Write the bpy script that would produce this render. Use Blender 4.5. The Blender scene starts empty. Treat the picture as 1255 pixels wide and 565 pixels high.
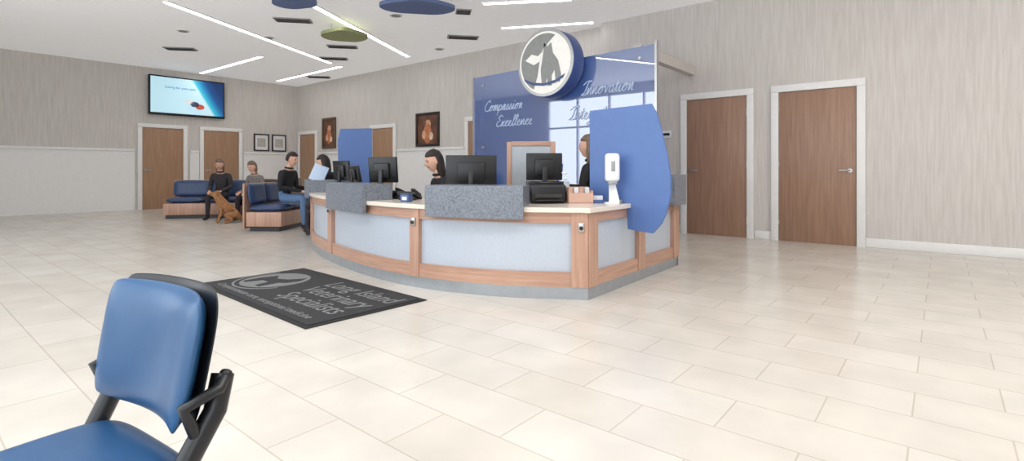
import bpy, bmesh, math, random
from mathutils import Vector, Matrix
random.seed(3)
sc=bpy.context.scene
sc.view_settings.view_transform='Standard'
sc.view_settings.exposure=0.3
CF=math.radians(-50.56)   # heading of the survey frame relative to the room axes
def W(X,Y,z=0.0): return Vector((.6352*X+.7724*Y, -.7724*X+.6352*Y, z))

# ---------------------------------------------------------------- materials
def nm(name):
    m=bpy.data.materials.new(name); m.use_nodes=True
    return m, m.node_tree.nodes, m.node_tree.links, m.node_tree.nodes['Principled BSDF']
def srgb(c):
    return tuple(((v/255)/12.92 if v/255<=.04045 else ((v/255+.055)/1.055)**2.4) for v in c)+(1,)
def mat(name,col,rough=.5,metal=0,var=.06,scale=12,emit=0,spec=.5,stretch=(1,1,1),bump=0):
    m,n,l,b=nm(name)
    c=srgb(col)
    tc=n.new('ShaderNodeTexCoord'); mp=n.new('ShaderNodeMapping'); mp.inputs['Scale'].default_value=stretch
    l.new(tc.outputs['Object'],mp.inputs[0])
    no=n.new('ShaderNodeTexNoise'); no.inputs['Scale'].default_value=scale; no.inputs['Detail'].default_value=4
    l.new(mp.outputs[0],no.inputs[0])
    rp=n.new('ShaderNodeValToRGB')
    rp.color_ramp.elements[0].position=.3; rp.color_ramp.elements[1].position=.7
    rp.color_ramp.elements[0].color=tuple(max(0,v*(1-var)) for v in c[:3])+(1,)
    rp.color_ramp.elements[1].color=tuple(min(1,v*(1+var)) for v in c[:3])+(1,)
    l.new(no.outputs['Fac'],rp.inputs[0]); l.new(rp.outputs[0],b.inputs['Base Color'])
    b.inputs['Roughness'].default_value=rough; b.inputs['Metallic'].default_value=metal
    b.inputs['Specular IOR Level'].default_value=spec
    if emit:
        l.new(rp.outputs[0],b.inputs['Emission Color']); b.inputs['Emission Strength'].default_value=emit
    if bump:
        bp=n.new('ShaderNodeBump'); bp.inputs['Strength'].default_value=bump; bp.inputs['Distance'].default_value=.01
        l.new(no.outputs['Fac'],bp.inputs['Height']); l.new(bp.outputs[0],b.inputs['Normal'])
    return m
def wallpaper(name,c1,c2):
    m,n,l,b=nm(name)
    tc=n.new('ShaderNodeTexCoord'); mp=n.new('ShaderNodeMapping'); mp.inputs['Scale'].default_value=(38,38,2.0)
    l.new(tc.outputs['Object'],mp.inputs[0])
    no=n.new('ShaderNodeTexNoise'); no.inputs['Scale'].default_value=1; no.inputs['Detail'].default_value=6; no.inputs['Roughness'].default_value=.65
    l.new(mp.outputs[0],no.inputs[0])
    rp=n.new('ShaderNodeValToRGB'); rp.color_ramp.elements[0].position=.36; rp.color_ramp.elements[1].position=.62
    rp.color_ramp.elements[0].color=srgb(c1); rp.color_ramp.elements[1].color=srgb(c2)
    l.new(no.outputs['Fac'],rp.inputs[0]); l.new(rp.outputs[0],b.inputs['Base Color'])
    b.inputs['Roughness'].default_value=.75
    return m
def wood(name,c1,c2,rough=.4,vertical=True):
    return_m,n,l,b=nm(name)
    tc=n.new('ShaderNodeTexCoord'); mp=n.new('ShaderNodeMapping')
    mp.inputs['Scale'].default_value=(30,30,1.5) if vertical else (2,2,40)
    l.new(tc.outputs['Object'],mp.inputs[0])
    no=n.new('ShaderNodeTexNoise'); no.inputs['Scale'].default_value=1.3; no.inputs['Detail'].default_value=7; no.inputs['Distortion'].default_value=.4
    l.new(mp.outputs[0],no.inputs[0])
    rp=n.new('ShaderNodeValToRGB'); rp.color_ramp.elements[0].position=.3; rp.color_ramp.elements[1].position=.7
    rp.color_ramp.elements[0].color=srgb(c1); rp.color_ramp.elements[1].color=srgb(c2)
    l.new(no.outputs['Fac'],rp.inputs[0]); l.new(rp.outputs[0],b.inputs['Base Color'])
    b.inputs['Roughness'].default_value=rough
    return return_m
def granite(name):
    m,n,l,b=nm(name)
    tc=n.new('ShaderNodeTexCoord'); vo=n.new('ShaderNodeTexVoronoi'); vo.inputs['Scale'].default_value=110
    l.new(tc.outputs['Object'],vo.inputs['Vector'])
    rp=n.new('ShaderNodeValToRGB')
    e=rp.color_ramp.elements; e[0].position=.1; e[1].position=.9
    e[0].color=srgb((96,102,113)); e[1].color=srgb((136,142,152))
    l.new(vo.outputs['Color'],rp.inputs[0]); l.new(rp.outputs[0],b.inputs['Base Color'])
    b.inputs['Roughness'].default_value=.3
    return m
def floor_mat():
    m,n,l,b=nm('cream_porcelain_tile')
    tc=n.new('ShaderNodeTexCoord'); mp=n.new('ShaderNodeMapping')
    mp.inputs['Rotation'].default_value=(0,0,math.radians(90))
    l.new(tc.outputs['Object'],mp.inputs[0])
    br=n.new('ShaderNodeTexBrick'); br.offset=.5
    br.inputs['Color1'].default_value=srgb((216,210,201)); br.inputs['Color2'].default_value=srgb((210,203,193))
    br.inputs['Mortar'].default_value=srgb((192,182,169))
    br.inputs['Scale'].default_value=1; br.inputs['Mortar Size'].default_value=.004; br.inputs['Mortar Smooth'].default_value=.3
    br.inputs['Brick Width'].default_value=.61; br.inputs['Row Height'].default_value=.305
    l.new(mp.outputs[0],br.inputs['Vector'])
    no=n.new('ShaderNodeTexNoise'); no.inputs['Scale'].default_value=3; no.inputs['Detail'].default_value=6
    l.new(tc.outputs['Object'],no.inputs[0])
    rp=n.new('ShaderNodeValToRGB'); rp.color_ramp.elements[0].color=(.90,.90,.90,1); rp.color_ramp.elements[1].color=(1.0,1.0,1.0,1)
    rp.color_ramp.elements[0].position=.35; rp.color_ramp.elements[1].position=.65
    l.new(no.outputs['Fac'],rp.inputs[0])
    mx=n.new('ShaderNodeMix'); mx.data_type='RGBA'; mx.blend_type='MULTIPLY'; mx.inputs[0].default_value=1
    l.new(br.outputs['Color'],mx.inputs[6]); l.new(rp.outputs[0],mx.inputs[7]); l.new(mx.outputs[2],b.inputs['Base Color'])
    b.inputs['Roughness'].default_value=.24; b.inputs['Specular IOR Level'].default_value=.45
    return m
def emis(name,col,s):
    m,n,l,b=nm(name); b.inputs['Base Color'].default_value=(1,1,1,1)
    b.inputs['Emission Color'].default_value=col; b.inputs['Emission Strength'].default_value=s
    return m
def blueglass():
    m,n,l,b=nm('tinted_blue_glass')
    b.inputs['Base Color'].default_value=srgb((86,120,186)); b.inputs['Roughness'].default_value=.25
    tr=n.new('ShaderNodeBsdfTransparent'); tr.inputs[0].default_value=srgb((140,168,224))
    gl=n.new('ShaderNodeBsdfGlossy'); gl.inputs['Roughness'].default_value=.01; gl.inputs[0].default_value=(1,1,1,1)
    m1=n.new('ShaderNodeMixShader'); m1.inputs[0].default_value=.35
    l.new(b.outputs[0],m1.inputs[1]); l.new(tr.outputs[0],m1.inputs[2])
    m2=n.new('ShaderNodeMixShader'); m2.inputs[0].default_value=.22
    l.new(m1.outputs[0],m2.inputs[1]); l.new(gl.outputs[0],m2.inputs[2])
    l.new(m2.outputs[0],n['Material Output'].inputs[0])
    return m

M_wall=wallpaper('string_wallpaper',(201,195,190),(214,209,204))
M_white=mat('white_paint',(236,235,234),.45,var=.02)
M_ceil=mat('ceiling_paint_fill_glow',(226,225,225),.8,var=.02,emit=.24)  # emission is an added glow that brightens ceiling and room; plain paint otherwise
M_floor=floor_mat()
M_door=wood('walnut_door',(146,112,92),(166,131,109))
M_doorfar=wood('oak_door',(152,116,90),(174,138,108))
M_maple=wood('pinkish_maple',(176,136,116),(199,160,138),.35)
M_mapleh=wood('maple_rail',(176,136,116),(199,160,138),.35,False)
M_inset=mat('frosted_resin_panel',(188,197,209),.3,var=.03,scale=40)
M_quartz=mat('cream_quartz',(232,222,208),.2,var=.03,scale=60)
M_granite=granite('grey_granite')
M_kick=mat('brushed_toe_kick',(160,165,170),.35,metal=.4)
M_black=mat('black_plastic',(24,25,29),.35)
M_screen=mat('black_screen_glass',(14,16,22),.1)
M_metal=mat('satin_metal',(190,190,190),.3,metal=.9)
M_blue=mat('blue_laminate',(86,116,174),.4,var=.03)
M_blue2=mat('blue_anodised_rim',(62,86,150),.35,var=.03)
M_glass=blueglass()
M_vinyl=mat('blue_vinyl',(38,84,128),.35,var=.05,bump=.1)
M_navy=mat('navy_vinyl',(52,72,110),.4)
M_brown=mat('brown_leather',(78,56,48),.45)
M_taupe=mat('taupe_fabric',(120,106,96),.8,scale=40,var=.2)
M_rug=mat('charcoal_carpet',(54,54,56),.95,scale=180,var=.35,bump=.4)
M_rugedge=mat('rubber_edge',(32,32,34),.7)
M_rugtxt=mat('grey_carpet_print',(128,128,128),.95,scale=180,var=.2)
M_strip=emis('led_strip',(1,.98,.95,1),9)
M_vent=mat('vent_grey',(150,148,146),.6)
M_ventd=mat('vent_slots',(60,58,58),.7)
M_cloudb=mat('acoustic_cloud_blue',(96,112,152),.8)
M_cloudg=mat('acoustic_cloud_green',(150,156,112),.8)
M_skin=mat('skin',(214,168,146),.5,var=.03)
M_lip=mat('lips',(170,92,88),.45)
M_eye=mat('eye_dark',(35,25,22),.2)
M_hairb=mat('hair_black_brown',(34,24,22),.5,scale=8,stretch=(12,12,1),var=.4)
M_hairg=mat('hair_greyish_brown',(112,92,78),.6,scale=8,stretch=(12,12,1),var=.3)
M_jblack=mat('black_cloth',(26,26,31),.8,var=.2)
M_jdark=mat('charcoal_cloth',(52,48,52),.85,var=.2)
M_jgrey=mat('heather_grey_cloth',(122,116,114),.85,var=.25,scale=30)
M_jeans=mat('blue_denim',(92,120,158),.8,var=.12,scale=60)
M_pants=mat('dark_trousers',(46,44,50),.85)
M_shoe=mat('dark_shoe',(40,36,36),.5)
M_dog=mat('golden_brown_fur',(158,112,74),.85,var=.25,scale=25,bump=.5)
M_pap=mat('paper_white',(232,234,238),.6,var=.02)
M_papb=mat('paper_pale_blue',(186,204,226),.6,var=.02)
M_frame=mat('picture_frame_dark',(40,28,24),.4)
M_frame2=mat('picture_frame_brown',(96,78,62),.4)

# ---------------------------------------------------------------- helpers
def link(o,parent=None):
    sc.collection.objects.link(o)
    if parent: o.parent=parent
    return o
def group(name,loc=(0,0,0),yaw=0):
    e=bpy.data.objects.new(name,None); e.empty_display_size=.2
    e.location=loc; e.rotation_euler=(0,0,yaw); sc.collection.objects.link(e); return e
def mesh_obj(name,vs,fs,m,parent=None,smooth=False):
    me=bpy.data.meshes.new(name); me.from_pydata([tuple(v) for v in vs],[],fs); me.update()
    bm=bmesh.new(); bm.from_mesh(me); bmesh.ops.recalc_face_normals(bm,faces=bm.faces); bm.to_mesh(me); bm.free()
    o=bpy.data.objects.new(name,me); me.materials.append(m)
    if smooth:
        for p in me.polygons: p.use_smooth=True
    return link(o,parent)
def box(name,c,s,m,parent=None,bev=0,rot=(0,0,0),seg=2):
    x,y,z=[k/2 for k in s]
    vs=[(a,b,d) for a in(-x,x) for b in(-y,y) for d in(-z,z)]
    fs=[(0,1,3,2),(4,6,7,5),(0,4,5,1),(2,3,7,6),(0,2,6,4),(1,5,7,3)]
    o=mesh_obj(name,vs,fs,m,parent); o.location=c; o.rotation_euler=rot
    if bev:
        b=o.modifiers.new('b','BEVEL'); b.width=bev; b.segments=seg
        for p in o.data.polygons: p.use_smooth=True
    return o
def bx(name,x0,x1,y0,y1,z0,z1,m,parent=None,bev=0):
    return box(name,((x0+x1)/2,(y0+y1)/2,(z0+z1)/2),(abs(x1-x0),abs(y1-y0),abs(z1-z0)),m,parent,bev)
def cyl(name,c,r,h,m,parent=None,rot=(0,0,0),r2=None,seg=32,bev=0):
    bm=bmesh.new(); bmesh.ops.create_cone(bm,cap_ends=True,segments=seg,radius1=r,radius2=r if r2 is None else r2,depth=h)
    me=bpy.data.meshes.new(name); bm.to_mesh(me); bm.free(); me.materials.append(m)
    for p in me.polygons: p.use_smooth=len(p.vertices)==4
    o=bpy.data.objects.new(name,me); o.location=c; o.rotation_euler=rot
    if bev:
        b=o.modifiers.new('b','BEVEL'); b.width=bev; b.segments=2
    return link(o,parent)
def extr(name,poly,z0,z1,m,parent=None,bev=0):
    n=len(poly); vs=[(p[0],p[1],z0) for p in poly]+[(p[0],p[1],z1) for p in poly]
    fs=[tuple(range(n))[::-1],tuple(range(n,2*n))]+[(i,(i+1)%n,n+(i+1)%n,n+i) for i in range(n)]
    o=mesh_obj(name,vs,fs,m,parent)
    if bev:
        b=o.modifiers.new('b','BEVEL'); b.width=bev; b.segments=2; b.limit_method='ANGLE'
    return o
def tube(name,pts,r,m,parent=None,res=4):
    cu=bpy.data.curves.new(name,'CURVE'); cu.dimensions='3D'; cu.bevel_depth=r; cu.bevel_resolution=res; cu.use_fill_caps=True
    s=cu.splines.new('POLY'); s.points.add(len(pts)-1)
    for i,p in enumerate(pts): s.points[i].co=(*p,1)
    cu.materials.append(m); o=bpy.data.objects.new(name,cu); return link(o,parent)
def text(name,body,size,m,parent,loc,rot,shear=0,ext=.002,align='CENTER',xs=1):
    cu=bpy.data.curves.new(name,'FONT'); cu.body=body; cu.size=size; cu.shear=shear; cu.extrude=ext; cu.align_x=align
    cu.materials.append(m); o=bpy.data.objects.new(name,cu); o.location=loc; o.rotation_euler=rot; o.scale=(xs,1,1); return link(o,parent)

# ---------------------------------------------------------------- room shell
SR,SB,TL,HC=8.38,8.58,16.0,3.70
bx('floor',-2.2,8.9,-3.3,16.3,-.1,0,M_floor)
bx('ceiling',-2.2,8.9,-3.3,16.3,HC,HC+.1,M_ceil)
bx('wall_right',SR,SR+.2,-3,4.787,0,HC,M_wall)
bx('wall_back',SB,SB+.2,4.787,TL+.2,0,HC,M_wall)
bx('wall_left',-2.2,SB,TL,TL+.2,0,HC,M_wall)
bx('wall_rear',-2.2,SR+.2,-3.2,-3,0,HC,M_wall)
# front wall with storefront windows (behind the viewer's left)
bx('wall_front_sill',-2.2,-2,-3,11.1,0,.45,M_wall)
bx('wall_front_head',-2.2,-2,-3,11.1,3.45,HC,M_wall)
bx('wall_front_solid',-2.2,-2,11.1,TL,0,HC,M_wall)
bx('wall_front_pier_a',-2.2,-2,-3,-2.6,.45,3.45,M_wall)
for i,(a,b) in enumerate([(.0,.5),(4.1,4.6),(10.6,11.1)]):
    bx('wall_front_pier_%s'%'bcde'[i],-2.2,-2,a,b,.45,3.45,M_wall)
for i,(a,b) in enumerate([(-2.6,0),(.5,4.1),(4.6,10.6)]):
    g=group('window_%d'%(i+1),(-2.1,(a+b)/2,0))
    w=(b-a)/2; n=max(2,round((b-a)/1.3))
    for k in range(n+1):
        y=-w+.03+(2*w-.06)*k/n; bx('mullion_%d'%k,-.05,.05,y-.03,y+.03,.45,3.45,M_white,g)
    for k,z in enumerate((.48,2.45,3.42)): bx('rail_%d'%k,-.045,.045,-w,w,z-.03,z+.03,M_white,g)
# white wainscot + rails + baseboards
bx('trim_1',SB-.02,SB,4.787,7.2,0,1.5,M_white)
for i,(a,b) in enumerate([(8.46,10.9),(12.1,14.7)]):
    bx('trim_%d'%(i+2),SB-.02,SB,a,b,0,1.5,M_white)
    bx('trim_%d'%(i+12),SB-.05,SB,a,b,1.5,1.56,M_white,bev=.008)
for i,(a,b) in enumerate([(1,4.2),(5.48,5.7),(6.9,8.56)]):
    bx('trim_%d'%(i+5),a,b,TL-.02,TL,0,1.5,M_white)
    bx('trim_%d'%(i+15),a,b,TL-.05,TL,1.5,1.56,M_white,bev=.008)
for i,(a,b) in enumerate([(-3,.78),(1.94,2.17),(3.31,4.787)]):
    bx('baseboard_right' if i==0 else 'baseboard_right.%03d'%i,SR-.018,SR,a,b,0,.12,M_white,bev=.005)

def door(name,plane,a,b,h,m,handle='lo',side='R'):
    w=(b-a); c=(a+b)/2
    if side=='R': g=group(name,(plane,c,0),math.pi/2)
    else: g=group(name,(c,plane,0),math.pi)
    box('slab',(0,.012,h/2),(w,.024,h),m,g,.003)
    t=.1
    box('casing_left',(-w/2-t/2-.005,.025,h/2),(t,.05,h+.01),M_white,g,.006)
    box('casing_right',(w/2+t/2+.005,.025,h/2),(t,.05,h+.01),M_white,g,.006)
    box('casing_head',(0,.025,h+t/2+.005),(w+2*t+.01,.05,t),M_white,g,.006)
    sx=-1 if handle=='lo' else 1
    cyl('rose',(sx*(w/2-.07),.032,1.02),.028,.018,M_metal,g,(math.pi/2,0,0))
    tube('lever',[(sx*(w/2-.07),.03,1.02),(sx*(w/2-.07),.075,1.02),(sx*(w/2-.19),.075,1.02)],.011,M_metal,g)
    for k,z in enumerate((.25,1.1,1.9)): cyl('hinge_%d'%k,(-sx*(w/2),.03,z),.008,.1,M_metal,g,seg=10)
    return g
door('door_1',SR,2.28,3.19,2.15,M_door,'hi')
door('door_2',SR,.885,1.83,2.15,M_door,'lo')
door('door_3',SB,14.87,15.78,2.13,M_doorfar,'hi')
door('door_4',SB,11.05,11.95,2.13,M_doorfar,'hi')
door('door_5',SB,7.42,8.32,2.13,M_doorfar,'hi')
door('door_6',TL,5.82,6.76,2.13,M_doorfar,'hi','L')
door('door_7',TL,4.36,5.3,2.13,M_doorfar,'hi','L')

def picture(name,plane,a,b,z0,z1,fm,side,kind):
    w=b-a;h=z1-z0;c=(a+b)/2
    g=group(name,(plane,c,z0+h/2),math.pi/2) if side=='R' else group(name,(c,plane,z0+h/2),math.pi)
    f=.06 if kind=='paint' else .035
    box('frame_top',(0,.02,h/2-f/2),(w,.04,f),fm,g,.006); box('frame_bottom',(0,.02,-h/2+f/2),(w,.04,f),fm,g,.006)
    box('frame_left',(-w/2+f/2,.02,0),(f,.04,h-2*f),fm,g,.006); box('frame_right',(w/2-f/2,.02,0),(f,.04,h-2*f),fm,g,.006)
    if kind=='paint':
        box('mat_board',(0,.008,0),(w-2*f,.016,h-2*f),mat('canvas_'+name,(104,66,50),.5,var=.5,scale=4),g)
        pc=[(206,160,120),(190,120,84),(226,200,176),(214,170,130),(120,84,72)]
        for k,(x,z,rr,sy) in enumerate(((-.02,.14,.12,1.2),(.0,-.12,.17,1.7),(-.16,-.2,.08,1.4),(.15,-.15,.08,1.6),(.12,.2,.06,1.2))):
            o=cyl('figure_patch_%d'%k,(x*w,.018+.001*k,z*h),rr*w,.004,mat('dab%s%d'%(name,k),pc[k],.6,var=.3),g,(math.pi/2,0,0))
            o.scale=(1,sy,1)
    else:
        box('mat_board',(0,.008,0),(w-2*f,.016,h-2*f),M_pap,g)
        box('print',(0,.02,0),(w*.55,.006,h*.5),mat('sketch_'+name,(190,184,176),.6,var=.2,scale=20),g)
picture('framed_painting',SB,13.75,14.48,1.66,2.58,M_frame2,'R','paint')
picture('framed_painting.001',SB,9.3,10.15,1.60,2.43,M_frame,'R','paint')
picture('framed_print',TL,7.2,7.66,1.6,2.12,M_frame,'L','print')
picture('framed_print.001',TL,7.75,8.2,1.6,2.12,M_frame,'L','print')

# TV
g=group('wall_television',(5.4,TL-.06,3.0),math.pi)
box('bezel',(0,.03,0),(1.86,.08,1.04),M_black,g,.01)
m,n,l,b=nm('tv_picture')
tc=n.new('ShaderNodeTexCoord'); se=n.new('ShaderNodeSeparateXYZ'); l.new(tc.outputs['Object'],se.inputs[0])
ma=n.new('ShaderNodeMath'); ma.operation='MULTIPLY_ADD'; ma.inputs[1].default_value=-.5; l.new(se.outputs['X'],ma.inputs[0]); 
m2=n.new('ShaderNodeMath'); m2.operation='MULTIPLY'; m2.inputs[1].default_value=.3; l.new(se.outputs['Z'],m2.inputs[0]); l.new(m2.outputs[0],ma.inputs[2])
rp=n.new('ShaderNodeValToRGB'); l.new(ma.outputs[0],rp.inputs[0])
e=rp.color_ramp.elements; e[0].position=0; e[0].color=srgb((190,228,242)); e[1].position=.17; e[1].color=srgb((200,233,244))
for p,c in ((.20,(60,190,214)),(.27,(30,130,184)),(.33,(24,78,140)),(.45,(20,52,104))):
    x=e.new(p); x.color=srgb(c)
l.new(rp.outputs[0],b.inputs['Base Color']); l.new(rp.outputs[0],b.inputs['Emission Color']); b.inputs['Emission Strength'].default_value=.35
box('screen',(0,.075,.01),(1.78,.012,.94),m,g)
box('wall_bracket',(0,-.035,0),(.5,.05,.4),M_black,g)
M_tvt=mat('tv_text_teal',(50,130,170),.5,emit=.2)
text('headline','Caring for your pets',.09,M_tvt,g,(.2,.083,.2),(math.pi/2,0,math.pi))
for k in range(3):
    o=cyl('pet_picture_%d'%k,(-.02-.13*k,.085,-.12-.06*k),.09,.006,mat('pet%d'%k,[(235,235,235),(70,80,110),(200,90,70)][k],.5,emit=.2),g,(math.pi/2,0,0)); o.scale=(1.2,.8,1)

# ceiling strips, vents and clouds
def strip(p,q,z=HC):
    a=W(*p); b=W(*q); d=(b-a); L=d.length; g=group('linear_ceiling_light',((a+b)/2)+Vector((0,0,z-.012)),math.atan2(d.y,d.x))
    box('diffuser',(0,0,-.006),(L,.09,.014),M_strip,g); 
    box('trim_a',(0,.052,0),(L,.012,.024),M_white,g); box('trim_b',(0,-.052,0),(L,.012,.024),M_white,g)
    box('cap_a',(L/2+.006,0,0),(.012,.116,.024),M_white,g); box('cap_b',(-L/2-.006,0,0),(.012,.116,.024),M_white,g)
strip((-5.48,8.26),(-4.52,12.99)); strip((-3.21,8.47),(-2.44,12.24)); strip((-8.55,14.35),(-5.88,12.24))
strip((-7.0,15.6),(-4.39,13.4)); strip((-.46,8.34),(.92,8.14)); strip((-.19,9.78),(1.46,9.40))
strip((-1.5,1.5),(-.5,5.2)); strip((2.0,1.2),(2.8,4.8)); strip((-4.2,3.0),(-3.4,6.5)); strip((4.4,2.5),(5.0,5.0))
def vent(px,py,w=.6,h=.2,yaw=0):
    g=group('ceiling_vent',W(px,py,HC-.012),CF+yaw)
    box('frame',(0,0,.002),(w,h,.02),M_vent,g)
    for k in range(4): box('slot_%d'%k,(0,-h*.36+h*.24*k,-.011),(w*.9,h*.1,.008),M_ventd,g)
for X,Y in((-.99,10.5),(-3.67,11.3),(-7.3,11.5),(-4.26,12.5),(-5.55,15.0),(-.82,8.8),(-3.9,9.3)):
    vent(X,Y,.62 if X!=-.82 else .25,.26,math.radians(10))
def cloud(name,X,Y,rx,ry,m,yaw,z=3.5):
    g=group(name,W(X,Y,z),CF+yaw)
    pts=[(rx*math.cos(t)*(1+.1*math.cos(2*t+.6)),ry*math.sin(t)*(1+.12*math.sin(3*t))) for t in [i*math.tau/48 for i in range(48)]]
    extr('panel',pts,-.03,.03,m,g,.008)
    for k,(x,y) in enumerate(((rx*.6,0),(-rx*.6,0),(0,ry*.6))): cyl('hanger_%d'%k,(x,y,.115),.004,.17,M_metal,g,seg=8)
cloud('acoustic_ceiling_cloud',-1.43,7.9,.52,.34,M_cloudb,.2); cloud('acoustic_ceiling_cloud.001',-3.08,9.6,.38,.42,M_cloudg,.3)
cloud('acoustic_ceiling_cloud.002',-3.2,7.65,.32,.3,M_cloudb,-.3)
for i,(X,Y) in enumerate(((-2.0,9.0),(-4.9,10.5),(-1.6,11.5),(-6.3,10.0))):
    g=group('ceiling_speaker',W(X,Y,HC-.01)); cyl('grille',(0,0,0),.11,.02,M_white,g); cyl('cone',(0,0,-.011),.08,.006,M_vent,g)

# ---------------------------------------------------------------- reception desk
ctrl=[(.60,4.12),(-.18,4.26),(-.90,4.62),(-1.50,5.18),(-2.05,5.88),(-2.50,6.60),(-2.80,7.28)]
def catmull(P,n=10):
    Q=[(2*P[0][0]-P[1][0],2*P[0][1]-P[1][1])]+P+[(2*P[-1][0]-P[-2][0],2*P[-1][1]-P[-2][1])]
    out=[]
    for i in range(1,len(Q)-2):
        for k in range(n):
            t=k/n; a,b,c,d=Q[i-1],Q[i],Q[i+1],Q[i+2]
            out.append(tuple(.5*((2*b[j])+(-a[j]+c[j])*t+(2*a[j]-5*b[j]+4*c[j]-d[j])*t*t+(-a[j]+3*b[j]-3*c[j]+d[j])*t**3) for j in(0,1)))
    out.append(P[-1]); return out
raw=[W(*p) for p in catmull(ctrl)]
# arclength resample
def resample(P,step=.03):
    out=[P[0]]; acc=0
    for a,b in zip(P,P[1:]):
        L=(b-a).length; n=max(1,round(L/step))
        for k in range(1,n+1): out.append(a.lerp(b,k/n))
    return out
FR=resample(raw); EP=W(1.79,5.634); SI=[W(.60,4.12).lerp(EP,i/40) for i in range(41)]
def tang(P,i): 
    a=P[max(0,i-1)]; b=P[min(len(P)-1,i+1)]; d=(b-a); d.normalize(); return d
def offs(P,i,o,sgn):
    d=tang(P,i); n=Vector((d.y,-d.x,0))*sgn; return P[i]+n*o
def ribbon(name,P,i0,i1,o0,o1,z0,z1,m,parent,sgn,bev=0):
    C=parent.location; idx=list(range(i0,i1+1))
    A=[offs(P,i,o0,sgn)-C for i in idx]; B=[offs(P,i,o1,sgn)-C for i in idx]
    n=len(A)
    vs=[(p.x,p.y,z0) for p in A]+[(p.x,p.y,z0) for p in B]+[(p.x,p.y,z1) for p in A]+[(p.x,p.y,z1) for p in B]
    fs=[]
    for i in range(n-1):
        fs+=[(i,i+1,n+i+1,n+i),(2*n+i,2*n+i+1,3*n+i+1,3*n+i),(i,i+1,2*n+i+1,2*n+i),(n+i,n+i+1,3*n+i+1,3*n+i)]
    fs+=[(0,n,3*n,2*n),(n-1,2*n-1,4*n-1,3*n-1)]
    o=mesh_obj(name,vs,fs,m,parent)
    if bev:
        b=o.modifiers.new('b','BEVEL'); b.width=bev; b.segments=2; b.limit_method='ANGLE'
    return o
def near(P,X,Y):
    w=W(X,Y); return min(range(len(P)),key=lambda i:(P[i]-w).length)
desk=group('reception_desk',W(-.5,5.8))
# inward sign: front curve heading left/away -> inward is right-hand normal (+1); side heading away -> inward is left (-1)
N=len(FR)-1
posts=[(0,near(FR,.46,4.13)),(near(FR,-.80,4.56),near(FR,-.90,4.62)),(near(FR,-2.0,5.82),near(FR,-2.07,5.92)),(near(FR,-2.74,7.12),N)]
for P,sg,ps,tag in((FR,1,posts,'front'),(SI,-1,[(0,3),(19,22),(37,40)],'side')):
    n=len(P)-1
    ribbon('toe_kick_'+tag,P,0,n,.0,.08,0,.095,M_kick,desk,sg)
    ribbon('lower_rail_'+tag,P,0,n,.0,.1,.095,.21,M_mapleh,desk,sg)
    ribbon('upper_rail_'+tag,P,0,n,.0,.1,.61,.69,M_mapleh,desk,sg)
    ribbon('core_'+tag,P,0,n,.03,.1,.21,.61,M_inset,desk,sg)
    for k,(a,b) in enumerate(ps):
        ribbon('post_%s_%d'%(tag,k),P,a,b,-.012,.1,.095,.69,M_maple,desk,sg,.003)
        if tag=='front' and k<3 or tag=='side' and k==1:
            mid=(a+b)//2; p=offs(P,mid,-.022,sg)-desk.location; d=tang(P,mid)
            q=box('leash_hook_plate_%s%d'%(tag,k),(p.x,p.y,.575),(.045,.012,.075),M_metal,desk,.004,(0,0,math.atan2(d.y,d.x)))
            p2=offs(P,mid,-.03,sg)-desk.location
            cyl('leash_hook_%s%d'%(tag,k),(p2.x,p2.y,.57),.016,.02,M_black,desk,(math.pi/2,0,math.atan2(d.y,d.x)),seg=16)
# beads between rail and inset
ribbon('bead_front_low',FR,0,N,-.004,.02,.205,.215,M_mapleh,desk,1); ribbon('bead_front_up',FR,0,N,-.004,.02,.605,.615,M_mapleh,desk,1)
# counter top
C=desk.location
outer=[offs(FR,i,-.04,1) for i in range(N,0,-2)]+[W(.605,4.055)]+[offs(SI,i,-.04,-1) for i in (4,40)]
inner=[offs(SI,40,.95,-1),W(.067,4.978)]+[offs(FR,i,.75,1) for i in range(near(FR,-.2,4.25),N+1,3)]
extr('counter_top',[((p-C).x,(p-C).y) for p in outer+inner],.69,.73,M_quartz,desk,.006)
# end panels
for nme,P,i,sg,dp in(('end_panel_far',FR,N,1,.7),('end_panel_side',SI,40,-1,.9)):
    a=offs(P,i,.0,sg)-C; b=offs(P,i,dp,sg)-C; d=tang(P,i)*-.04
    extr(nme,[(a.x,a.y),(b.x,b.y),(b.x+d.x,b.y+d.y),(a.x+d.x,a.y+d.y)],0,.69,M_maple,desk)
# granite transaction ledges
def ledge(nm_,P,a,b,sg,dep=.26,zt=.90,zb=.635):
    ribbon(nm_+'_face',P,a,b,-.09,-.045,zb,zt,M_granite,desk,sg,.003)
    ribbon(nm_+'_shelf',P,a,b,-.045,dep,zt-.03,zt,M_granite,desk,sg,.003)
    ribbon(nm_+'_cheek_a',P,a,a+1,-.045,dep,.73,zt-.03,M_granite,desk,sg)
    ribbon(nm_+'_cheek_b',P,b-1,b,-.045,dep,.73,zt-.03,M_granite,desk,sg)
ledge('granite_ledge_centre',FR,near(FR,.10,4.2),near(FR,-.70,4.5),1)
ledge('granite_ledge_left',FR,near(FR,-1.36,5.03),near(FR,-1.97,5.77),1,.24,.89,.61)
ledge('granite_ledge_far',FR,near(FR,-2.62,6.85),N,1,.5,.89,.66)
ledge('granite_ledge_side',SI,33,40,-1,.6,.98,.66)
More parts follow.
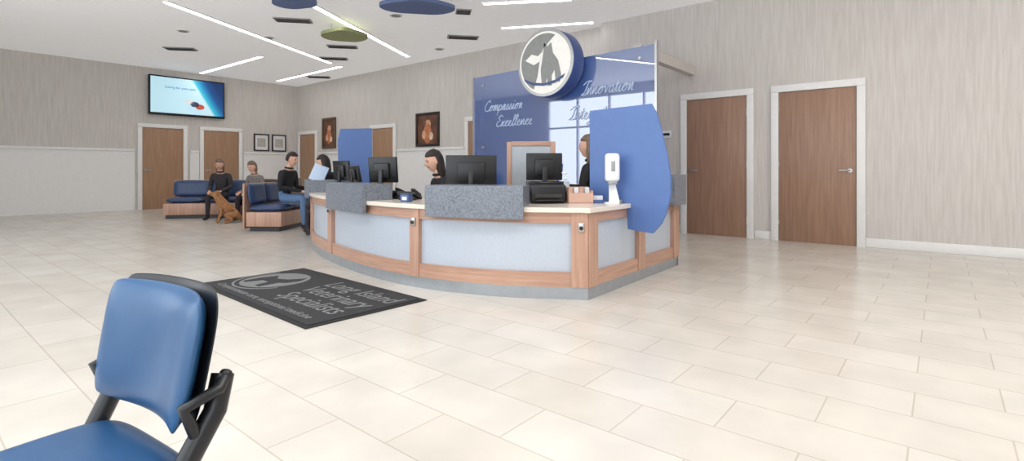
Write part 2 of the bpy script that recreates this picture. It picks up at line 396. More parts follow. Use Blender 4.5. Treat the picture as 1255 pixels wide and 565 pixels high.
# blue fins
def fin(name,p0,p1,prof,parent_loc,th=.03):
    a=W(*p0);b=W(*p1);d=(b-a); L=d.length
    g=group(name,a,math.atan2(d.y,d.x))
    vs=[];n=len(prof)
    for y in(-th/2,th/2): vs+=[(u*L,y,z) for u,z in prof]
    fs=[tuple(range(n)),tuple(range(2*n-1,n-1,-1))]+[(i,(i+1)%n,n+(i+1)%n,n+i) for i in range(n)]
    o=mesh_obj('blue_panel',vs,fs,M_blue,g)
    bb=o.modifiers.new('b','BEVEL'); bb.width=.004; bb.segments=2; bb.limit_method='ANGLE'
    for k,u in enumerate((.12,.4)): box('clamp_foot_%d'%k,(u*L,0,.745),(.06,.09,.03),M_metal,g,.004)
    return g
# p0 at left end, p1 at right end
prof=[(0,.735),(0,1.585),(.78,1.60)]
for t in range(1,13):
    z=1.60-(1.12)*t/12
    uu=[.80,.845,.88,.91,.94,.965,.985,1.0,1.0,.985,.95,.90,.80][t]
    prof.append((uu,z))
prof+=[(.50,.50),(.48,.735)]
fin('blue_divider_fin',(.74,4.93),(1.34,4.40),prof,None)
fin('blue_divider_fin.001',(-2.42,7.28),(-2.0,7.45),[(0,.735),(-.02,1.45),(.05,1.60),(1,1.62),(1,.735)],None)

# ---------------------------------------------------------------- blue glass wall, clock, lettering
g=group('blue_glass_feature_wall',(6.4,4.47,0))
n_=[( -1.61,.12),(1.61,.12),(1.61,2.57),(-1.61,2.66)]
vs=[(x,a,z) for x in(-.012,.012) for a,z in n_]
mesh_obj('glass_pane',vs,[(0,1,2,3),(7,6,5,4),(0,1,5,4),(1,2,6,5),(2,3,7,6),(3,0,4,7)],M_glass,g)
bx('base_channel',-.05,.05,-1.63,1.63,0,.12,M_metal,g)
bx('edge_post_right',-.03,.03,-1.64,-1.61,0,2.7,M_metal,g)
bx('edge_post_left',-.03,.03,1.61,1.63,0,2.58,M_metal,g)
for k,(y,z) in enumerate(((-1.4,2.5),(-.2,2.5),(1.4,2.42),(-1.4,1.4),(1.4,1.4),(0,1.4))):
    cyl('standoff_%d'%k,(-.02,y,z),.02,.02,M_metal,g,(0,math.pi/2,0),seg=16)
M_script=mat('white_script',(192,206,230),.4,emit=.1)
GL={'o':(.82,[(0,.5),(.5,1),(.25,.85),(.12,.4),(.38,0),(.66,.4),(.58,.9),(.5,1),(.82,.85)]),
'm':(1.05,[(0,.3),(.13,1),(.18,0),(.38,1),(.5,.85),(.5,0),(.72,1),(.84,.85),(.85,.1),(1.05,.1)]),
'n':(.72,[(0,.3),(.13,1),(.18,0),(.4,1),(.52,.8),(.52,.1),(.72,.12)]),
'p':(.75,[(0,.2),(.17,1),(.12,-.9),(.18,.6),(.42,1),(.62,.6),(.45,0),(.25,.05),(.75,.15)]),
'a':(.78,[(0,.1),(.52,.95),(.3,1),(.08,.5),(.25,0),(.5,.4),(.57,1),(.57,.1),(.78,.1)]),
's':(.6,[(0,.1),(.3,1.05),(.33,.65),(.5,.25),(.3,0),(.12,.1),(.6,.12)]),
'i':(.42,[(0,.1),(.2,1),(.22,.1),(.42,.1)]),
'e':(.58,[(0,.12),(.35,.6),(.33,.97),(.14,.85),(.1,.35),(.3,0),(.58,.15)]),
'x':(.6,[(0,.6),(.15,.95),(.38,.05),(.6,.12)]),
'l':(.4,[(0,.1),(.34,1.5),(.25,2),(.15,1.6),(.18,.2),(.4,.1)]),
'c':(.55,[(0,.15),(.42,.9),(.25,1),(.08,.5),(.25,0),(.55,.15)]),
'v':(.65,[(0,.6),(.12,1),(.3,.05),(.5,1),(.65,.9)]),
't':(.42,[(0,.1),(.22,1.6),(.22,.2),(.42,.1)]),
'g':(.78,[(0,.1),(.52,.95),(.3,1),(.08,.5),(.25,0),(.5,.4),(.57,1),(.5,-.7),(.25,-.95),(.2,-.6),(.78,.1)]),
'r':(.55,[(0,.1),(.15,1.1),(.35,.9),(.35,.1),(.55,.1)]),
'y':(.75,[(0,.5),(.1,1),(.2,.1),(.45,.2),(.52,1),(.45,-.7),(.2,-.95),(.2,-.5),(.75,.1)]),
'C':(.95,[(.9,1.6),(.7,2.05),(.2,1.4),(.1,.5),(.5,0),(.95,.15)]),
'E':(.9,[(.9,1.7),(.6,2.05),(.28,1.6),(.58,1.1),(.15,.7),(.3,0),(.9,.15)]),
'I':(.65,[(-.1,1.5),(.4,2),(.95,1.95),(.55,1.75),(.35,.4),(.0,.05),(.65,.12)])}
def script(body,y_left,z,s,width):
    strokes=[[]]; x=0
    tot=sum(GL[c][0] for c in body); sx=width/tot
    extra=[]
    for c in body:
        w_,pts=GL[c]; pp=pts if not strokes[0] else pts[1:]
        strokes[0]+=[(x+a,b) for a,b in pp]
        if c=='i': extra.append([(x+.26,1.42),(x+.29,1.5)])
        if c=='t': extra.append([(x+.0,1.12),(x+.46,1.18)])
        if c=='x': extra.append([(x+.52,.98),(x+.05,.0)])
        x+=w_
    cu=bpy.data.curves.new('lettering_'+body.lower(),'CURVE'); cu.dimensions='3D'; cu.bevel_depth=.0065; cu.bevel_resolution=1
    for st in strokes+extra:
        q=catmull(st,5) if len(st)>2 else st
        sp=cu.splines.new('POLY'); sp.points.add(len(q)-1)
        for i,(a,b) in enumerate(q): sp.points[i].co=(-.018,y_left-(a*sx+b*s*.35),z+b*s,1)
    cu.materials.append(M_script); link(bpy.data.objects.new('lettering_'+body.lower(),cu),g)
script('Compassion',1.38,1.99,.085,.80); script('Excellence',1.13,1.73,.085,.74); script('Innovation',-.50,2.09,.095,.80); script('Integrity',-.28,1.75,.095,.70)
# support beam
bx('trim_20',6.43,SR,3.08,3.2,2.56,2.70,M_wall)
g=group('round_clock_sign',(6.22,4.39,2.565))
rot=(0,math.pi/2,0)
cyl('drum',(0,0,0),.49,.26,M_blue2,g,rot,seg=72,bev=.01)
cyl('rim_ring',(-.136,0,0),.485,.02,M_metal,g,rot,seg=72)
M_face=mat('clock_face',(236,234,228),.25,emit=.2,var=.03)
M_facegr=mat('clock_graphic_grey',(150,152,150),.3)
M_facebl=mat('clock_graphic_blue',(72,92,140),.3)
cyl('face',(-.148,0,0),.445,.012,M_face,g,rot,seg=72)
def facepoly(nme,pts,m,x=-.156):
    n=len(pts); vs=[(x,-a,b) for a,b in pts]+[(x-.006,-a,b) for a,b in pts]
    mesh_obj(nme,vs,[tuple(range(n)),tuple(range(2*n-1,n-1,-1))]+[(i,(i+1)%n,n+(i+1)%n,n+i) for i in range(n)],m,g)
gl=[(.445*.93*math.cos(t),.445*.93*math.sin(t)) for t in [math.pi*.35+math.pi*1.0*i/24 for i in range(25)]]
facepoly('globe_shading',gl+[(-.12,-.18),(-.08,.05),(-.02,.2),(.1,.3)],M_facegr)
facepoly('animal_silhouette',[(-.04,-.33),(-.06,-.1),(-.02,.1),(.0,.28),(.06,.22),(.12,.27),(.15,.12),(.24,.0),(.29,-.2),(.27,-.3),(.2,-.3),(.18,-.12),(.13,-.2),(.13,-.34),(.06,-.34),(.05,-.2),(.02,-.33)],M_facegr)
facepoly('bird_silhouette',[(-.33,.06),(-.22,.14),(-.1,.1),(-.02,.16),(-.08,.02),(-.18,-.02)],M_face,-.163)
facepoly('lower_band',[(-.36,-.2),(-.2,-.27),(0,-.3),(.2,-.27),(.36,-.2),(.33,-.25),(.2,-.31),(0,-.335),(-.2,-.31),(-.33,-.25)],M_facebl,-.166)
cyl('mount',(.14,0,-.1),.12,.04,M_metal,g,rot)

# room sign beside door
g=group('room_sign',(SR-.008,3.56,1.62)); bx('plate',-.008,.008,-.1,.1,-.06,.06,M_pap,g,.003); bx('plate_text',-.011,-.008,-.07,.07,-.02,.02,M_black,g)
# wall shelf behind desk end
g=group('wall_shelf',(SR,3.75,.8)); bx('board',-.3,0,-.3,.35,-.02,.02,M_pap,g,.004); bx('bracket_1',-.25,0,-.2,-.18,-.2,-.02,M_metal,g); bx('bracket_2',-.25,0,.2,.22,-.2,-.02,M_metal,g)

# back hutch with maple frame
g=group('maple_framed_credenza',W(.22,6.35),CF+math.radians(-8))
box('cabinet',(0,.12,.36),(.62,.4,.72),M_maple,g,.005); box('top',(0,.12,.735),(.66,.44,.03),M_quartz,g,.004)
box('screen_panel',(0,.1,1.05),(.5,.02,.6),M_kick,g)
for k,x in enumerate((-.27,.27)): box('stile_%d'%k,(x,.1,1.06),(.06,.05,.63),M_maple,g,.004)
box('top_rail',(0,.1,1.35),(.48,.05,.06),M_mapleh,g,.004); box('mid_rail',(0,.1,.78),(.48,.05,.06),M_mapleh,g,.004)

# ---------------------------------------------------------------- desk equipment
def monitor(name,X,Y,w,h,zc,yaw,tilt=0,front=False):
    g=group(name,W(X,Y,.73),CF+yaw)      # local -Y side faces the public; back of monitor
    zz=zc-.73; s=1 if not front else -1
    box('panel_back',(0,0,zz),(w,.035,h),M_black,g,.008,(tilt,0,0))
    box('bulge',(0,-.03*s,zz-.01),(w*.55,.035,h*.6),M_black,g,.012,(tilt,0,0))
    box('screen',(0,.02*s,zz),(w-.03,.004,h-.03),M_screen,g,0,(tilt,0,0))
    box('neck',(0,-.045*s,zz/2),(.05,.03,zz),M_black,g,.006)
    box('foot',(0,-.02*s,.009),(.22,.17,.018),M_black,g,.006)
monitor('computer_monitor',-.395,5.05,.49,.30,1.02,.05)
monitor('computer_monitor.001',-1.42,5.75,.36,.28,1.03,-.35,.1)
monitor('computer_monitor.002',-1.83,6.1,.24,.2,.98,-.9,.2)
monitor('computer_monitor.003',.32,5.2,.36,.27,1.06,.1)
monitor('computer_monitor.004',-2.25,6.9,.32,.26,1.02,-.6,.1)
def printer(X,Y,yaw):
    g=group('desktop_printer',W(X,Y,.73),CF+yaw)
    box('body',(0,0,.09),(.33,.28,.16),M_black,g,.02); box('lid',(0,.02,.18),(.31,.22,.03),M_screen,g,.01)
    box('paper_slot',(0,-.142,.07),(.24,.01,.03),M_ventd,g); box('tray',(0,-.16,.03),(.24,.06,.015),M_black,g,.004)
    box('foot_base',(0,0,.005),(.3,.25,.01),M_black,g)
printer(.30,4.75,.15)
def phone(X,Y,yaw):
    g=group('desk_phone',W(X,Y,.73),CF+yaw)
    box('base',(0,0,.045),(.2,.18,.03),M_black,g,.008,(.35,0,0)); box('foot',(0,.04,.02),(.16,.08,.04),M_black,g,.004)
    box('handset',(-.07,0,.075),(.045,.19,.03),M_black,g,.014,(.35,0,0)); box('display',(.03,.04,.075),(.08,.05,.006),M_kick,g,0,(.35,0,0))
    for r in range(3):
        for c in range(3): box('key_%d%d'%(r,c),(.01+.025*c,-.02-.022*r,.05-.006*r),(.017,.014,.008),M_kick,g,.002,(.35,0,0))
phone(-1.02,5.2,2.9); phone(-1.2,5.45,2.6)
def keyboard(X,Y,yaw):
    g=group('computer_keyboard',W(X,Y,.73),CF+yaw); box('deck',(0,0,.01),(.43,.14,.02),M_black,g,.004)
    for r in range(4): box('key_row_%d'%r,(0,-.045+.03*r,.023),(.4,.022,.006),M_ventd,g,.002)
keyboard(-.4,5.2,.1)
# sanitizer pump bottle
g=group('hand_sanitizer_bottle',W(.53,5.15,.73),CF)
M_clear=mat('clear_gel',(196,208,216),.1); cyl('bottle',(0,0,.085),.036,.17,M_clear,g,seg=24,bev=.006); cyl('shoulder',(0,0,.185),.036,.03,M_clear,g,r2=.014,seg=24); cyl('collar',(0,0,.21),.014,.025,M_pap,g,seg=16); cyl('stem',(0,0,.24),.005,.05,M_pap,g,seg=10); box('pump_head',(-.012,0,.268),(.055,.02,.016),M_pap,g,.004); cyl('label',(0,0,.085),.0365,.07,M_facebl,g,seg=24)
# tissue / leaflet box
g=group('wooden_leaflet_box',W(.60,4.70,.73),CF+.15)
M_pink=mat('pink_birch',(206,168,150),.5)
box('bottom',(0,0,.006),(.22,.16,.012),M_pink,g); box('front',(0,-.075,.05),(.22,.01,.09),M_pink,g); box('back',(0,.075,.075),(.22,.01,.14),M_pink,g)
for k,x in enumerate((-.105,0,.105)): box('side_%d'%k,(x,0,.06),(.01,.14,.11),M_pink,g)
for k in range(4): box('leaflets_%d'%k,(-.075+.05*k,.02,.08),(.04,.06,.12),M_pap if k%2 else M_pink,g)
g=group('business_card_holder',W(.77,4.70,.73),CF); box('tray',(0,0,.015),(.1,.06,.03),M_facebl,g,.003); box('cards',(0,.01,.04),(.09,.03,.05),M_pap,g,0,(.2,0,0)); box('back_plate',(0,.028,.035),(.1,.005,.07),M_facebl,g)
g=group('small_blue_box',W(-.98,4.85,.73),CF-.4); box('carton',(0,0,.035),(.09,.07,.07),M_facebl,g,.003); box('lid',(0,0,.073),(.094,.074,.01),M_navy,g,.002); box('label',(0,-.036,.035),(.05,.002,.03),M_pap,g)
# automatic sanitizer dispenser on stand
g=group('sanitizer_dispenser',W(.885,4.625,.73),CF)
extr('base_plate',[(-.07,-.06),(.05,-.06),(.07,.0),(.04,.05),(-.06,.05)],0,.012,M_pap,g,.003)
mesh_obj('stand',[(-.02,.02,.01),(.07,.0,.01),(.07,.02,.01),(-.02,.05,.01),(-.02,.02,.17),(.035,.02,.17),(.035,.05,.17),(-.02,.05,.17)],[(0,1,2,3),(7,6,5,4),(0,1,5,4),(1,2,6,5),(2,3,7,6),(3,0,4,7)],M_pap,g)
box('column',(.01,.035,.22),(.06,.02,.36),M_pap,g,.005); box('housing',(0,-.01,.32),(.125,.09,.25),M_pap,g,.03,seg=4); box('nozzle_bay',(0,-.02,.185),(.08,.06,.03),M_kick,g,.008); box('window',(0,-.056,.33),(.035,.004,.09),M_kick,g,.002)
# papers on counter
g=group('paper_stack',W(-.15,4.75,.73),CF+.2)
for k in range(3): box('sheet_%d'%k,(.01*k,.005*k,.002+.003*k),(.21,.28,.003),M_pap,g,0,(0,0,.1*k))

# ---------------------------------------------------------------- entrance mat
g=group('logo_entrance_mat',W(-1.75,4.40),CF+math.radians(-41.5))
box('rubber_border',(0,0,.004),(2.0,1.0,.008),M_rugedge,g,.003); box('carpet_field',(0,0,.010),(1.92,.92,.010),M_rug,g,.002)
for bd,x,y,s in(('Long Island',.42,.2,.25),('Veterinary',.40,-.02,.25),('Specialists',.42,-.24,.25)):
    text('lettering_'+bd.split()[0].lower(),bd,s,M_rugtxt,g,(x,y,.0155),(0,0,0),shear=.15,ext=.001,xs=.85)
text('lettering_tagline','Compassionate care, exceptional medicine',.095,M_rugtxt,g,(0,-.4,.0155),(0,0,0),shear=.2,ext=.001)
def flat(nme,pts,m,z=.0155):
    n=len(pts); vs=[(a,b,z) for a,b in pts]+[(a,b,z+.002) for a,b in pts]
    mesh_obj(nme,vs,[tuple(range(n))[::-1],tuple(range(n,2*n))]+[(i,(i+1)%n,n+(i+1)%n,n+i) for i in range(n)],m,g)
flat('globe',[(-.58+.3*math.cos(t),.02+.3*math.sin(t)) for t in [math.tau*i/48 for i in range(48)]],M_rugtxt)
flat('animal_shape',[(-.78,-.05),(-.74,.12),(-.62,.05),(-.5,.1),(-.42,.24),(-.36,.14),(-.38,.02),(-.44,-.02),(-.42,-.2),(-.5,-.2),(-.54,-.06),(-.66,-.06),(-.7,-.2),(-.76,-.2)],M_rug,.0175)
ring=[(-.58+.36*math.cos(t),.02+.36*math.sin(t)) for t in [2.6+3.3*i/30 for i in range(31)]]+[(-.58+.34*math.cos(t),.02+.34*math.sin(t)) for t in [5.9-3.3*i/30 for i in range(31)]]
flat('globe_orbit',ring,M_rugtxt)

# ---------------------------------------------------------------- waiting chair (near)
def pad(name,w,h,t,m,parent,curve,loc,rot,nx=12,nz=12,taper=.0):
    """rounded upholstered pad in local XZ, thickness along Y, curved horizontally"""
    bm=bmesh.new(); G={}
    for s in(0,1):
        for i in range(nx+1):
            for j in range(nz+1):
                u=i/nx*2-1; v=j/nz*2-1
                k=(1-abs(u)**6)*(1-abs(v)**6)
                ex=(1-.10*abs(v)**4)*(1-taper*v)
                x=u*w/2*ex; z=v*h/2*(1-.06*abs(u)**4)
                y=curve*(u*u)+ (t/2*max(.15,k**.5))*(1 if s else -1)
                G[s,i,j]=bm.verts.new((x,y,z))
    for s in(0,1):
        for i in range(nx):
            for j in range(nz): bm.faces.new((G[s,i,j],G[s,i+1,j],G[s,i+1,j+1],G[s,i,j+1]))
    for i in range(nx):
        for j in(0,nz): bm.faces.new((G[0,i,j],G[0,i+1,j],G[1,i+1,j],G[1,i,j]))
    for j in range(nz):
        for i in(0,nx): bm.faces.new((G[0,i,j],G[0,i,j+1],G[1,i,j+1],G[1,i,j]))
    bmesh.ops.recalc_face_normals(bm,faces=bm.faces)
    me=bpy.data.meshes.new(name); bm.to_mesh(me); bm.free(); me.materials.append(m)
    for p in me.polygons: p.use_smooth=True
    o=bpy.data.objects.new(name,me); o.location=loc; o.rotation_euler=rot
    ss=o.modifiers.new('s','SUBSURF'); ss.levels=1; ss.render_levels=1
    return link(o,parent)
def stacking_chair(X,Y,yaw):
    g=group('blue_waiting_chair',W(X,Y),CF+yaw)   # faces local +Y
    pad('seat_pad',.45,.44,.07,M_vinyl,g,0,(0,.0,.38),(math.pi/2,0,0))
    box('seat_pan',(0,.0,.34),(.42,.40,.02),M_black,g,.01)
    pad('back_pad',.46,.30,.055,M_vinyl,g,.05,(0,-.235,.60),(math.radians(10),0,0),taper=-.03)
    pad('back_shell',.475,.315,.02,M_black,g,.05,(0,-.268,.60),(math.radians(10),0,0),taper=-.03)
    for s in(-1,1):
        tube('back_bracket_%d'%s,[(s*.205,-.265,.57),(s*.22,-.24,.50),(s*.22,-.20,.44),(s*.21,-.15,.35)],.024,M_black,g)
        tube('side_bracket_%d'%s,[(s*.21,-.27,.57),(s*.235,-.24,.55),(s*.23,-.17,.53),(s*.222,-.20,.46)],.014,M_black,g)
        tube('leg_front_%d'%s,[(s*.22,.19,.34),(s*.25,.26,.013)],.012,M_metal,g)
        tube('leg_rear_%d'%s,[(s*.21,-.14,.36),(s*.24,-.36,.013)],.015,M_metal,g)
        tube('side_rail_%d'%s,[(s*.21,.19,.335),(s*.21,-.14,.335)],.012,M_metal,g)
stacking_chair(-.97,1.07,math.radians(147))

# ---------------------------------------------------------------- benches / armchairs
def bench(name,X,Y,yaw,w=1.3,ns=2):
    g=group(name,W(X,Y),CF+yaw)
    box('plinth',(0,0,.04),(w-.06,.5,.08),M_black,g); box('wood_base',(0,0,.2),(w,.6,.24),M_maple,g,.006)
    for k in range(ns):
        x=-w/2+w/ns*(k+.5); pad('seat_cushion_%d'%k,w/ns-.01,.6,.12,M_navy,g,0,(x,.0,.38),(math.pi/2,0,0))
        pad('back_cushion_%d'%k,w/ns-.01,.36,.1,M_navy,g,0,(x,-.26,.62),(math.radians(8),0,0))
    box('back_board',(0,-.345,.42),(w,.03,.76),M_maple,g,.006)
    return g
bench('upholstered_bench',-4.12,9.25,math.radians(-92),1.1)
bench('upholstered_bench.001',-6.62,11.35,math.radians(194),1.5)
def armchair(X,Y,yaw,m,name='leather_armchair'):
    g=group(name,W(X,Y),CF+yaw)
    box('base',(0,0,.2),(.62,.6,.2),m,g,.03); pad('cushion',.5,.5,.14,m,g,0,(0,.03,.36),(math.pi/2,0,0))
    pad('backrest',.6,.55,.13,m,g,-.03,(0,-.27,.56),(math.radians(10),0,0))
    for s in(-1,1):
        box('arm_%d'%s,(s*.31,.0,.36),(.1,.6,.44),m,g,.035,seg=3)
        for t in(-1,1): cyl('leg_%d%d'%(s,t),(s*.27,t*.25,.05),.02,.1,M_frame,g,r2=.028,seg=12)
armchair(-5.38,11.1,math.radians(180),M_brown); armchair(-5.75,13.2,math.radians(180),M_taupe,'taupe_armchair')
# ---------------------------------------------------------------- people
def skin_mesh(name,V,E,mats,zones,parent,root=0,sub=2):
    me=bpy.data.meshes.new(name+'_sk'); me.from_pydata([v[0] for v in V],E,[]); 
    ob=bpy.data.objects.new(name+'_sk',me); sc.collection.objects.link(ob)
    bm=bmesh.new(); bm.from_mesh(me); ly=bm.verts.layers.skin.verify()
    for i,v in enumerate(bm.verts):
        r=V[i][1]; v[ly].radius=(r,r) if not isinstance(r,tuple) else r
        v[ly].use_root=(i==root)
    bm.to_mesh(me); bm.free()
    mod=ob.modifiers.new('sk','SKIN'); mod.use_smooth_shade=True; mod.branch_smoothing=.4
    ss=ob.modifiers.new('ss','SUBSURF'); ss.levels=sub; ss.render_levels=sub
    dg=bpy.context.evaluated_depsgraph_get(); dg.update()
    nmsh=bpy.data.meshes.new_from_object(ob.evaluated_get(dg))
    bpy.data.objects.remove(ob)
    nmsh.name=name; nmsh.materials.clear()
    for m in mats: nmsh.materials.append(m)
    segs=[(Vector(V[a][0]),Vector(V[b][0]),zones[i]) for i,(a,b) in enumerate(E)]
    for p in nmsh.polygons:
        c=p.center; best=1e9;z=0
        for a,b,zi in segs:
            d=b-a; t=max(0,min(1,(c-a).dot(d)/d.length_squared)); dd=(a+d*t-c).length
            if dd<best: best=dd;z=zi
        p.material_index=z; p.use_smooth=True
    return link(bpy.data.objects.new(name,nmsh),parent)
def head(parent,loc,yaw=0,pitch=0,sc_=1,hair=M_hairb,long=.0,skin=M_skin,bun=False):
    h=bpy.data.objects.new('head',None); h.empty_display_size=.05; link(h,parent); h.location=loc; h.rotation_euler=(pitch,0,yaw); h.scale=(sc_,)*3
    bm=bmesh.new(); bmesh.ops.create_icosphere(bm,subdivisions=5,radius=1)
    ex=lambda a:math.exp(-a)
    for v in bm.verts:
        x,y,z=v.co; X=x*.074;Y=y*.093;Z=z*.118
        if z<0: X*=1-.30*(-z)**1.3; Y=Y*(1-.12*(-z))+.012*(-z)
        if y>0:
            Y+=.026*ex((x/.14)**2+((z+.17)/.17)**2)
            Y-=.008*ex(((abs(x)-.38)/.17)**2+((z-.03)/.11)**2)
            Y+=.005*ex(((z-.2)/.09)**2+(x/.5)**2)
            Y+=.006*ex((x/.28)**2+((z+.47)/.06)**2)+.007*ex((x/.25)**2+((z+.82)/.14)**2)
        v.co=(X,Y,Z)
    me=bpy.data.meshes.new('face'); bm.to_mesh(me); bm.free(); me.materials.append(skin); me.materials.append(M_lip)
    for p in me.polygons:
        p.use_smooth=True; c=p.center
        if c.y>.05 and abs(c.z+.055)<.007 and abs(c.x)<.024: p.material_index=1
    link(bpy.data.objects.new('face',me),h)
    for s in(-1,1):
        bm=bmesh.new(); bmesh.ops.create_uvsphere(bm,u_segments=12,v_segments=8,radius=1)
        me=bpy.data.meshes.new('e'); bm.to_mesh(me); bm.free(); me.materials.append(M_eye)
        o=link(bpy.data.objects.new('eye_%d'%s,me),h); o.location=(s*.028,.079,.004); o.scale=(.012,.007,.006)
        o=link(bpy.data.objects.new('brow_%d'%s,me.copy()),h); o.data.materials[0]=hair; o.location=(s*.029,.086,.024); o.scale=(.016,.005,.0035)
        o=link(bpy.data.objects.new('ear_%d'%s,me.copy()),h); o.data.materials[0]=skin; o.location=(s*.073,-.005,-.008); o.scale=(.009,.018,.03)
    bm=bmesh.new(); bmesh.ops.create_icosphere(bm,subdivisions=5,radius=1)
    for v in bm.verts:
        x,y,z=v.co
        line=.52
        front=max(0,min(1,(y-.12+.25*abs(x))/.2)); low=max(0,min(1,(line-z)/.15))
        inface=front*low
        if long<.02: inface=max(inface,max(0,min(1,(-.25-z)/.2)))   # short hair stops at nape
        f=1.14+.03*math.sin(9*x+5*z)*math.sin(7*y)-.36*inface
        X,Y,Z=x*.078*f,y*.094*f,z*.116*f
        if long>=.02 and z<-.05:
            k=min(1,(-z-.05)/.8)*(1-inface); Z-=long*k; X*=1+.25*k; Y=Y*(1-.1*k)-.01*k
        v.co=(X,Y-.004,Z)
    me=bpy.data.meshes.new('hair'); bm.to_mesh(me); bm.free(); me.materials.append(hair)
    for p in me.polygons:p.use_smooth=True
    link(bpy.data.objects.new('hair',me),h)
    return h
def person(name,X,Y,yaw,top,bottom,shoe=M_shoe,hair=M_hairb,long=0,scale=1,seat=.5,lean=0,head_yaw=0,head_pitch=0,wr=None,kn=None,an=None,hairm=None,fem=False):
    g=group(name,W(X,Y),CF+yaw); g.scale=(scale,)*3
    V=[];E=[];Z=[]
    def v(p,r): V.append((tuple(p),r)); return len(V)-1
    def e(a,b,z): E.append((a,b)); Z.append(z)
    ln=lean; s_=.92 if fem else 1
    def T(x,y,z):  # torso lean about the pelvis
        dz=z-seat; return (x,y+dz*math.sin(ln),seat+dz*math.cos(ln))
    pel=v((0,0,seat+.02),(.155*s_,.12)); sp=v(T(0,-.015,seat+.2),(.13*s_,.105)); ch=v(T(0,-.01,seat+.38),(.16*s_,.115)); nb=v(T(0,0,seat+.50),.075); nk=v(T(0,.015,seat+.56),.056); nt=v(T(0,.025,seat+.63),.056)
    e(pel,sp,1);e(sp,ch,1);e(ch,nb,1);e(nb,nk,0);e(nk,nt,0)
    wr=wr or {}
    for s in(-1,1):
        sh=v(T(s*.175*s_,-.005,seat+.46),.072*s_)
        w=wr.get(s,(s*.14,.36,seat+.24)); ep=wr.get(('e',s),T(s*.235*s_,.04,seat+.2))
        el=v(ep,.047); wv=v(w,.027)
        e(ch,sh,1); mid=v(tuple((Vector(V[sh][0])+Vector(ep))/2),.058*s_); e(sh,mid,1); e(mid,el,1)
        fa=v(tuple(Vector(ep).lerp(Vector(w),.45)),.043); e(el,fa,1); e(fa,wv,1)
        d=(Vector(w)-Vector(ep)).normalized(); side=d.cross(Vector((0,0,1))).normalized()*s
        # side points outwards for s=+1 ; thumb goes inwards
        pm=v(tuple(Vector(w)+d*.05),(.034,.018)); e(wv,pm,0)
        base=Vector(w)+d*.06
        for k,(o,L) in enumerate(((-.027,.070),(-.009,.080),(.009,.074),(.027,.058))):
            a=v(tuple(base+side*o+d*.03),.0105); b=v(tuple(base+side*o*1.1+d*(.03+L*.5)+Vector((0,0,-.008))),.0095); c=v(tuple(base+side*o*1.1+d*(.03+L*.9)+Vector((0,0,-.03))),.008)
            e(pm,a,0);e(a,b,0);e(b,c,0)
        ta=v(tuple(Vector(w)+d*.035-side*.036),.0115); tb=v(tuple(Vector(w)+d*.07-side*.056+Vector((0,0,-.008))),.0095); e(pm,ta,0); e(ta,tb,0)
        hp=v((s*.09,.03,seat-.0),.095); K=(kn or {}).get(s,(s*.13,.44,seat+.0)); A=(an or {}).get(s,(s*.13,.45,.095))
        th=v(tuple(Vector((s*.09,.03,seat)).lerp(Vector(K),.5)),.082)
        kv=v(K,.06); cf=v(tuple(Vector(K).lerp(Vector(A),.4)+Vector((0,-.012,0))),.056); av=v(A,.04)
        e(pel,hp,2);e(hp,th,2);e(th,kv,2);e(kv,cf,2);e(cf,av,2)
        hl=v((A[0],A[1]-.03,.045),.038); t1=v((A[0]+s*.01,A[1]+.09,.04),.042); t2=v((A[0]+s*.015,A[1]+.17,.032),.032)
        e(av,hl,3);e(hl,t1,3);e(t1,t2,3)
    skin_mesh('body',V,E,[M_skin,top,bottom,shoe],Z,g)
    hc=T(0,.045,seat+.69); head(g,hc,head_yaw,head_pitch,1.04,hair,long)
    # collar ring
    c=T(0,.005,seat+.535); bpy.ops.mesh.primitive_torus_add(major_radius=.062,minor_radius=.016,major_segments=24,minor_segments=8,location=(0,0,0))
    o=bpy.context.object; o.name='collar'; o.data.materials.append(top); o.parent=g; o.location=c; o.rotation_euler=(-ln,0,0)
    for p in o.data.polygons:p.use_smooth=True
    return g
def office_chair(X,Y,yaw,s=.45):
    g=group('office_chair',W(X,Y),CF+yaw)
    pad('seat',.48,.46,.08,M_black,g,0,(0,.02,s-.04),(math.pi/2,0,0)); pad('backrest',.44,.5,.06,M_black,g,.04,(0,-.27,s+.32),(math.radians(8),0,0))
    cyl('gas_lift',(0,0,.24),.025,s-.2,M_metal,g,seg=16); tube('back_bar',[(0,-.1,s-.07),(0,-.3,s-.05),(0,-.31,s+.25)],.018,M_black,g)
    for k in range(5):
        a=k*math.tau/5; tube('spoke_%d'%k,[(0,0,.1),(.27*math.cos(a),.27*math.sin(a),.07)],.016,M_black,g); cyl('castor_%d'%k,(.27*math.cos(a),.27*math.sin(a),.03),.03,.03,M_black,g,(math.pi/2,0,a),seg=14)
# yaw: 0 = facing away from viewer, +90 = facing viewer's left, 180 = towards viewer
r=math.radians
person('seated_receptionist',-.76,5.95,r(120),M_jblack,M_pants,hair=M_hairb,long=.17,head_yaw=r(-5),head_pitch=r(-14),fem=True,scale=.98,seat=.47,lean=.14)
office_chair(-.76,5.98,r(120),.42)
person('seated_receptionist.001',-2.93,8.2,r(38),M_jblack,M_pants,hair=M_hairb,long=.12,head_yaw=r(45),head_pitch=r(-12),fem=True,scale=.98,seat=.48,lean=.1)
office_chair(-2.93,8.2,r(38),.43)
person('seated_receptionist.002',.92,6.0,r(60),M_jblack,M_pants,hair=M_hairg,long=.1,scale=1.04,seat=.56,fem=True)
office_chair(.92,6.0,r(60),.50)
person('seated_man',-3.98,9.15,r(-100),M_jblack,M_jeans,hair=M_hairb,seat=.53,lean=.14,scale=1.0,head_pitch=r(-10),
   wr={-1:(-.10,.40,.68),1:(.10,.38,.66)})
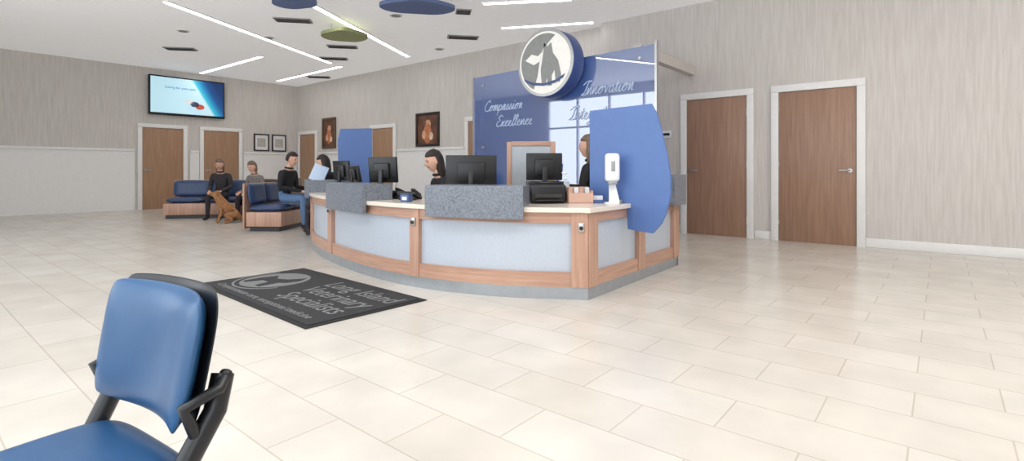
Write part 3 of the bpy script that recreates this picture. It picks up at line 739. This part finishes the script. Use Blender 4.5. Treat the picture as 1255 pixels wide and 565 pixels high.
person('seated_woman',-6.22,11.2,r(190),M_jdark,M_pants,hair=M_hairg,long=.05,seat=.49,lean=.15,scale=.97,head_pitch=r(-12),fem=True,
   wr={-1:(-.12,.42,.60),1:(.1,.44,.60)})
person('seated_visitor',-5.36,11.0,r(165),M_jgrey,M_pants,hair=M_hairg,long=.03,seat=.47,lean=.18,scale=.95,head_pitch=r(-15),fem=True,
   wr={-1:(-.12,.40,.60),1:(.1,.40,.60)})
# document stand on the far ledge
g=group('document_holder',W(-2.70,7.3,.73),CF+.2); box('sheet',(0,0,.25),(.2,.01,.24),M_papb,g,.002,(-.35,.35,0)); box('stem',(0,.03,.1),(.02,.02,.2),M_black,g,.003); box('foot',(0,.03,.01),(.16,.12,.02),M_black,g,.003)

# dog
g=group('sitting_golden_dog',W(-5.55,10.12),CF+math.radians(120)); g.scale=(.95,)*3
V=[((0,-.2,.15),.10),((0,-.08,.27),.115),((0,.06,.38),.12),((0,.13,.50),.08),((0,.17,.60),.07),((0,.24,.60),.05),((0,.30,.585),.032)]
E=[(0,1),(1,2),(2,3),(3,4),(4,5),(5,6)]
def dv(p,rr): V.append((p,rr)); return len(V)-1
for s in(-1,1):
    a=dv((s*.075,.1,.34),.055);b_=dv((s*.08,.07,.22),.038);c=dv((s*.08,.12,.10),.026);d=dv((s*.08,.13,.04),.027);e_=dv((s*.082,.18,.026),.028); E+=[(2,a),(a,b_),(b_,c),(c,d),(d,e_)]
    a=dv((s*.1,-.16,.16),.08);b_=dv((s*.145,.02,.17),.06);c=dv((s*.14,-.13,.07),.03);d=dv((s*.145,-.03,.028),.028);e_=dv((s*.145,.03,.026),.028); E+=[(0,a),(a,b_),(b_,c),(c,d),(d,e_)]
    a=dv((s*.06,.14,.655),.022);b_=dv((s*.088,.155,.60),.026);c=dv((s*.09,.165,.55),.018); E+=[(4,a),(a,b_),(b_,c)]
a=dv((0,-.3,.07),.035);b_=dv((.1,-.42,.04),.035);c=dv((.22,-.44,.03),.015); E+=[(0,a),(a,b_),(b_,c)]
skin_mesh('body',V,E,[M_dog],[0]*len(E),g)
def ball(nme,c,s,m):
    bm=bmesh.new(); bmesh.ops.create_uvsphere(bm,u_segments=12,v_segments=8,radius=1); me=bpy.data.meshes.new(nme); bm.to_mesh(me); bm.free(); me.materials.append(m)
    o=link(bpy.data.objects.new(nme,me),g); o.location=c; o.scale=s
ball('nose',(0,.333,.592),(.016,.012,.012),M_black); ball('eye_1',(.032,.232,.632),(.009,.008,.009),M_eye); ball('eye_2',(-.032,.232,.632),(.009,.008,.009),M_eye)

# ---------------------------------------------------------------- light
w=bpy.data.worlds.new('World'); sc.world=w; w.use_nodes=True
bg=w.node_tree.nodes['Background']; bg.inputs[0].default_value=(.89,.95,1,1); bg.inputs[1].default_value=2.9
def area(name,X,Y,sx,sy,p,z=HC-.03):
    L=bpy.data.lights.new(name,'AREA'); L.shape='RECTANGLE'; L.size=sx; L.size_y=sy; L.energy=p; L.color=(1,.985,.97)
    o=bpy.data.objects.new(name,L); o.location=W(X,Y,z); o.rotation_euler=(0,0,CF); sc.collection.objects.link(o)
area('unseen_fill_lamp',1.5,1.2,1.2,1.2,40); area('unseen_fill_lamp.001',-1.8,1.6,1.2,1.2,38); area('unseen_fill_lamp.002',4.6,2.2,1.2,1.2,50)  # added fill lamps up out of view, no fixture behind them

# ---------------------------------------------------------------- camera
cam=bpy.data.cameras.new('camera'); co=bpy.data.objects.new('camera',cam); sc.collection.objects.link(co)
co.location=(0,0,1.03); co.rotation_euler=(math.pi/2,0,CF)
cam.sensor_width=36; cam.lens=36*640/1255; cam.shift_y=-74.5/1255; cam.clip_start=.05
sc.camera=co
